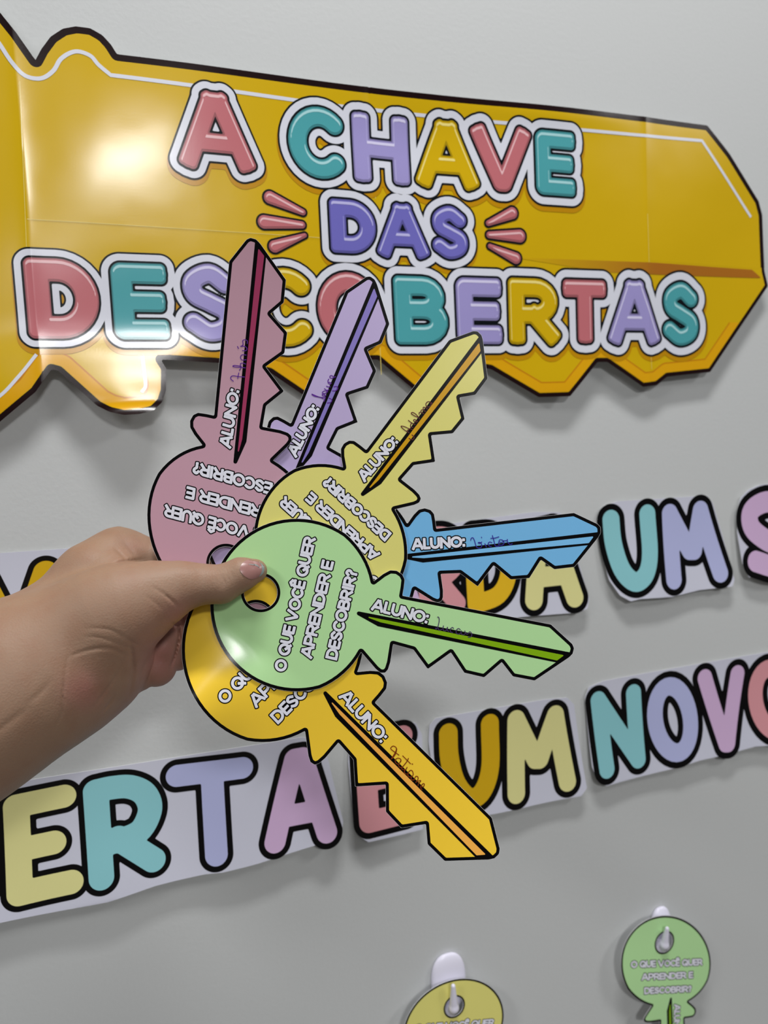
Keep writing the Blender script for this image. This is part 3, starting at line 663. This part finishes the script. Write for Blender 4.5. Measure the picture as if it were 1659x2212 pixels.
def hook(label, top, w, hpx, tip, hole, out):
    t = wallpt(top)[0] / 1000; k = wscale(top) / 1000
    tp = np.array(_liftpt(tip, out * 1.15)) / 1000; ho = np.array(_liftpt(hole, out * .95)) / 1000
    W, H = w * k / 2, hpx * k
    cxx, cz = t[0], -(t[1] + H / 2)
    org = (cxx, -.001, cz)
    T = thing('wall_hook', label, 'hook', org, 'white hooks on the wall')
    def plate(X):
        q = (X - np.array([cxx, -.0022, cz], np.float32)) / np.array([W, .0050, H / 2], np.float32)
        r = (np.abs(q) ** 2.5).sum(-1) ** (1 / 2.5)
        return np.maximum((r - 1) * .0050, X[..., 1] + .0003)
    vdb_mesh('backplate', plate, (cxx - W - .003, -.009, cz - H / 2 - .003), (cxx + W + .003, .001, cz + H / 2 + .003), .0005, [plastic], T, org)
    zb = -ho[1] - .003
    pts = [(ho[0], -.004, zb - .004), (ho[0], -out * .5, zb - .006), (ho[0], -out * .95, zb + .001), (tp[0], -out * 1.15, -tp[1])]
    rad = [.0062, .0055, .0042, .0019]
    def arm(X):
        d = cone(X, pts[0], pts[1], rad[0], rad[1])
        for i in (1, 2): d = smin(d, cone(X, pts[i], pts[i + 1], rad[i], rad[i + 1]), .002)
        return d
    P = np.array(pts)
    vdb_mesh('hook_arm', arm, P.min(0) - .008, P.max(0) + .008, .0005, [plastic], T, org)
def wall_key(nm, label, cols, lm, lift):
    off = lambda p: wallpt(p)
    A = []; B = []
    for k_, p in lm.items(): A.append([*LM[k_], 1]); B.append(_liftpt(p, lift))
    s, *_ = np.linalg.lstsq(np.array(A, float), np.array(B, float), rcond=None)
    to = lambda q: np.hstack([np.atleast_2d(np.asarray(q, float)), np.ones((len(np.atleast_2d(q)), 1))]) @ s
    unit = abs(np.linalg.det(s[:2])) ** .5
    S = surf_wall(lambda p: lift * 1000 + 0 * p[:, 0] + 1.2 * np.sin(p[:, 1] / 40))
    key(nm, label, cols, to, S, unit, .7, None, 'paper keys hanging on wall hooks', None, 1.3, _liftpt(lm['hole'], lift))
hook('small white plastic hook holding the hanging green key', (1424, 1956), 44, 92, (1441, 2006), (1435, 2036), .016)
wall_key('green', 'light green paper key hanging from a white hook at lower right', ((146, 184, 122), (98, 134, 18)), dict(hole=(1435, 2035.5), nA=(1485, 2157.7), lA=(1507, 2187), sA=(1480, 2200), nB=(1404.6, 2172), lB=(1391, 2205), g=(1444.4, 2152), hT=(1446, 1985), hB=(1338.5, 2085), hA=(1528.5, 2071)), .013)
hook('larger white plastic hook holding the hanging yellow key', (964, 2056), 74, 120, (979, 2130), (980, 2172), .018)
wall_key('yellow', 'pale yellow paper key hanging from a white hook at the bottom edge', ((184, 178, 92), (190, 142, 12)), dict(hole=(981.3, 2174.3), hT=(1001.5, 2113.5), hB=(875, 2226), hA=(1090, 2203)), .014)

# ------------------------------------------------------------------ the hand and forearm
def P3(px, py, z):
    r = np.array([(px - CX) / F, (py - CY) / F, 1]); return CAM + R @ (r * z)
def CN(*pts):                                 # chain of (px,py,z,r_px)
    return [(P3(a, b, z), r * z / F) for a, b, z, r in pts]
def chain(X, ch, k=.004):
    d = None
    for (a, ra), (b, rb) in zip(ch[:-1], ch[1:]):
        c = cone(X, a, b, ra, rb); d = c if d is None else smin(d, c, k)
    return d
skin = bpy.data.materials.new('skin'); skin.use_nodes = True
def skin_setup(m, base, pink):
    nt = m.node_tree; b = nt.nodes['Principled BSDF']
    b.inputs['Roughness'].default_value = .52; b.inputs['Specular IOR Level'].default_value = .35
    b.inputs['Subsurface Weight'].default_value = .18; b.inputs['Subsurface Radius'].default_value = (1, .35, .2); b.inputs['Subsurface Scale'].default_value = .004
    at = nt.nodes.new('ShaderNodeAttribute'); at.attribute_name = 'palm'
    tc = nt.nodes.new('ShaderNodeTexCoord')
    n1 = nt.nodes.new('ShaderNodeTexNoise'); n1.inputs['Scale'].default_value = 70; n1.inputs['Detail'].default_value = 4
    n2 = nt.nodes.new('ShaderNodeTexNoise'); n2.inputs['Scale'].default_value = 1300; n2.inputs['Detail'].default_value = 2
    v = nt.nodes.new('ShaderNodeTexVoronoi'); v.inputs['Scale'].default_value = 900
    for n in (n1, n2, v): nt.links.new(tc.outputs['Object'], n.inputs['Vector'])
    m1 = nt.nodes.new('ShaderNodeMix'); m1.data_type = 'RGBA'; m1.inputs['A'].default_value = base; m1.inputs['B'].default_value = pink
    nt.links.new(at.outputs['Fac'], m1.inputs['Factor'])
    m2 = nt.nodes.new('ShaderNodeMix'); m2.data_type = 'RGBA'; m2.inputs['B'].default_value = tuple(x * f for x, f in zip(base[:3], (.9, .74, .68))) + (1,)
    mr = nt.nodes.new('ShaderNodeMapRange'); mr.inputs['From Min'].default_value = .45; mr.inputs['From Max'].default_value = .75; mr.inputs['To Max'].default_value = .55
    nt.links.new(n1.outputs['Fac'], mr.inputs['Value']); nt.links.new(mr.outputs[0], m2.inputs['Factor'])
    nt.links.new(m1.outputs['Result'], m2.inputs['A']); nt.links.new(m2.outputs['Result'], b.inputs['Base Color'])
    ad = nt.nodes.new('ShaderNodeMath'); ad.operation = 'ADD'
    nt.links.new(n2.outputs['Fac'], ad.inputs[0]); nt.links.new(v.outputs['Distance'], ad.inputs[1])
    bp = nt.nodes.new('ShaderNodeBump'); bp.inputs['Strength'].default_value = .6; bp.inputs['Distance'].default_value = .00012
    nt.links.new(ad.outputs[0], bp.inputs['Height']); nt.links.new(bp.outputs[0], b.inputs['Normal'])
skin_setup(skin, paint((186, 150, 124), .64), paint((190, 132, 120), .72))
CREASE = [  # (polyline px, depth mm, half width px)
 ([(150, 1392), (143, 1440), (136, 1500), (133, 1540), (118, 1572)], .8, 4),
 ([(177, 1357), (205, 1357), (240, 1361), (275, 1380), (300, 1396)], .5, 5),
 ([(180, 1378), (205, 1376), (245, 1386), (285, 1404)], .5, 4),
 ([(148, 1420), (172, 1410), (200, 1402), (238, 1401), (272, 1416)], .9, 5),
 ([(262, 1430), (250, 1460), (230, 1490), (212, 1515), (200, 1532)], .9, 4),
 ([(247, 1500), (236, 1520), (222, 1538)], .9, 4), ([(282, 1385), (287, 1445), (280, 1505)], 1.5, 8), ([(392, 1348), (380, 1352), (372, 1346)], 1.5, 4), ([(383, 1345), (387, 1375), (379, 1410), (366, 1449)], 3.2, 4),
 ([(248, 1184), (262, 1198), (276, 1211)], 1.1, 5), ([(268, 1172), (285, 1190), (300, 1206)], .8, 5),
 ([(240, 1222), (262, 1215), (285, 1212), (312, 1209)], 2.2, 7),
 ([(330, 1268), (352, 1282), (372, 1298), (386, 1312)], 1.1, 5), ([(312, 1285), (335, 1302), (352, 1318)], .5, 5),
 ([(480, 1243), (484, 1256), (482, 1270)], .9, 4), ([(474, 1244), (476, 1258), (473, 1274)], .5, 3), ([(490, 1240), (494, 1252), (493, 1264)], .5, 3),
 ([(466, 1248), (467, 1262)], .4, 3), ([(500, 1238), (503, 1250)], .35, 3),
 ([(60, 1530), (20, 1560), (-30, 1600)], .6, 12), ([(110, 1470), (84, 1500), (60, 1520)], .6, 10), ([(318, 1420), (308, 1450), (300, 1478)], .5, 4), ([(352, 1392), (346, 1425), (336, 1450)], .35, 4)]
def person():
    org = P3(60, 1450, .38)
    T_lab = 'bare left hand and forearm reaching in from the left, thumb pinning the paper keys'
    thumb = CN((552, 1233, .4115, 25), (520, 1241, .4100, 33), (478, 1262, .4085, 38), (432, 1262, .4080, 40), (392, 1266, .4055, 50), (345, 1282, .4040, 62))
    thenar = CN((345, 1282, .4040, 62), (290, 1305, .4020, 84), (225, 1335, .3990, 98), (140, 1375, .3960, 100))
    wrist = CN((190, 1390, .4060, 130), (90, 1445, .400, 148), (10, 1490, .392, 160), (-120, 1570, .380, 178), (-300, 1680, .362, 200))
    index = CN((120, 1330, .418, 80), (205, 1255, .4320, 80), (262, 1222, .4470, 78), (330, 1218, .4500, 44), (420, 1225, .4470, 36), (500, 1240, .4450, 32))
    palm = CN((150, 1450, .4120, 112), (205, 1420, .4220, 106), (248, 1395, .429, 80))
    hypo = CN((118, 1490, .4080, 84), (185, 1475, .4140, 74), (232, 1455, .4210, 56), (252, 1430, .425, 52))
    little = CN((262, 1450, .4270, 40), (300, 1456, .4270, 34), (304, 1405, .4270, 30), (312, 1350, .4310, 26))
    ring = CN((275, 1400, .4370, 46), (338, 1440, .4310, 40), (350, 1395, .4305, 37), (366, 1340, .4340, 30))
    middle = CN((290, 1350, .4360, 50), (382, 1408, .4400, 38), (398, 1360, .4400, 32), (430, 1320, .4390, 28))
    web = CN((255, 1255, .424, 58), (296, 1266, .4140, 34))
    def fn(X):
        sh = X.shape[:-1]; X = X.reshape(-1, 3); out = np.empty(len(X), np.float32)
        for s in range(0, len(X), 400000):
            x = X[s:s + 400000]
            a = chain(x, wrist, .02); b = smin(chain(x, palm, .01), chain(x, hypo, .01), .008)
            d = smin(a, b, .014)
            d = smin(d, chain(x, index, .008), .010)
            d = smin(d, chain(x, thenar, .012), .008)
            d = smin(d, chain(x, web, .006), .006)
            d = smin(d, chain(x, thumb, .005), .006)
            d = smin(d, chain(x, little, .003), .0022)
            d = smin(d, chain(x, ring, .003), .0008)
            d = smin(d, chain(x, middle, .003), .0008)
            # skin folds
            rel = (x - CAM); zc = rel @ FWD; pp = np.stack([(rel @ RIGHT) / zc * F + CX, (rel @ DOWN) / zc * F + CY], 1)
            near = np.abs(d) < .003
            if near.any():
                q = pp[near]; add = np.zeros(len(q))
                for pl, dep, wd in CREASE:
                    pl = cr(pl, 5); m = np.full(len(q), 1e9); tt = np.zeros(len(q))
                    lo = pl.min(0) - 3 * wd; hi = pl.max(0) + 3 * wd
                    sel = ((q > lo) & (q < hi)).all(1)
                    if not sel.any(): continue
                    qs = q[sel]; ms = np.full(len(qs), 1e9)
                    wt = np.zeros(len(qs)); nn = len(pl) - 1
                    for u in range(nn):
                        dd = sd_seg(qs, pl[u], pl[u + 1]); c_ = dd < ms; ms = np.where(c_, dd, ms); wt = np.where(c_, math.sin(math.pi * (u + .6) / (nn + .2)) ** .7, wt)
                    add[sel] += wt * dep / 1000 * .6 * (np.exp(-(ms / (wd * .6)) ** 2) - .12 * np.exp(-((ms - 1.6 * wd) / wd) ** 2))
                d[near] += add
            out[s:s + 400000] = d
        return out.reshape(sh)
    pts = np.array([p for ch in (thumb, thenar, wrist, index, palm, hypo, little, ring, middle) for p, r in ch])
    lo = pts.min(0) - .05; hi = pts.max(0) + .05
    lo[0] = P3(-230, 1450, .38)[0]
    o = vdb_mesh('person', fn, lo, hi, .0008, [skin], None, tuple(org))
    o['label'] = T_lab; o['category'] = 'person'
    # pinker palm side: attribute from the place on the hand
    me = o.data; n = len(me.vertices); co = np.empty(n * 3, np.float32); me.vertices.foreach_get('co', co); co = co.reshape(-1, 3) + org
    rel = co - CAM; zc = rel @ FWD; px = (rel @ RIGHT) / zc * F + CX; py = (rel @ DOWN) / zc * F + CY
    def bl(cx, cy, sx, sy): return np.exp(-((px - cx) / sx) ** 2 - ((py - cy) / sy) ** 2)
    pk = 1.0 * bl(350, 1420, 60, 70) + .9 * bl(180, 1490, 45, 45) + .9 * bl(400, 1330, 45, 35) + .5 * bl(555, 1265, 30, 20) + .3 * bl(290, 1180, 30, 20)
    at = me.attributes.new('palm', 'FLOAT', 'POINT'); at.data.foreach_set('value', np.clip(pk, 0, 1).astype(np.float32))
    # thumbnail on the thumb's back
    bvh = BVHTree.FromObject(o, bpy.context.evaluated_depsgraph_get())
    poly = cr([(518, 1228), (524, 1217), (538, 1209), (553, 1205), (565, 1213), (570, 1227), (567, 1239), (556, 1247), (542, 1251), (529, 1245), (521, 1237)], 5, True)
    G = grid(poly.min(0), poly.max(0), 1.2); ph = sd_poly(G, poly)
    camL = Vector(CAM - org)
    def S(p, off):
        out = []
        for a, b in p:
            r = R @ np.array([(a - CX) / F, (b - CY) / F, 1]); r /= np.linalg.norm(r)
            h = bvh.ray_cast(camL, Vector(r))
            # rays that pass the thumb's silhouette fall back onto its last surface depth
            if h[0] is None or h[3] > .415: h = bvh.find_nearest(camL + Vector(r) * .4075)
            out.append(np.array(h[0] + h[1] * (off / 1000)) + org)
        return np.array(out)
    nail = mat('nail', (176, 128, 122), rough=.28, spec=.45, var=.03, k=.75); tipm = mat('nail_tip', (150, 160, 158), rough=.3, spec=.5, var=.12, k=.8)
    lun = mat('nail_moon', (214, 186, 178), rough=.25, k=1.25)
    mb = MB(S, org); mb.solid(march(G, ph), .4, .9, 0, 1)
    inner = sd_poly(G, cr([(515, 1230), (519, 1216), (536, 1209), (551, 1208), (561, 1216), (565, 1230), (560, 1243), (548, 1254), (528, 1248), (517, 1239)], 5, True))
    mb2 = march(G, np.maximum(-inner, ph)); mb.layer(mb2, .46, 1)
    mb.build('thumbnail', [nail, tipm], o, tuple(org))
    bpy.data.objects['thumbnail']['label'] = 'pinkish thumbnail with worn glitter edge'
person()
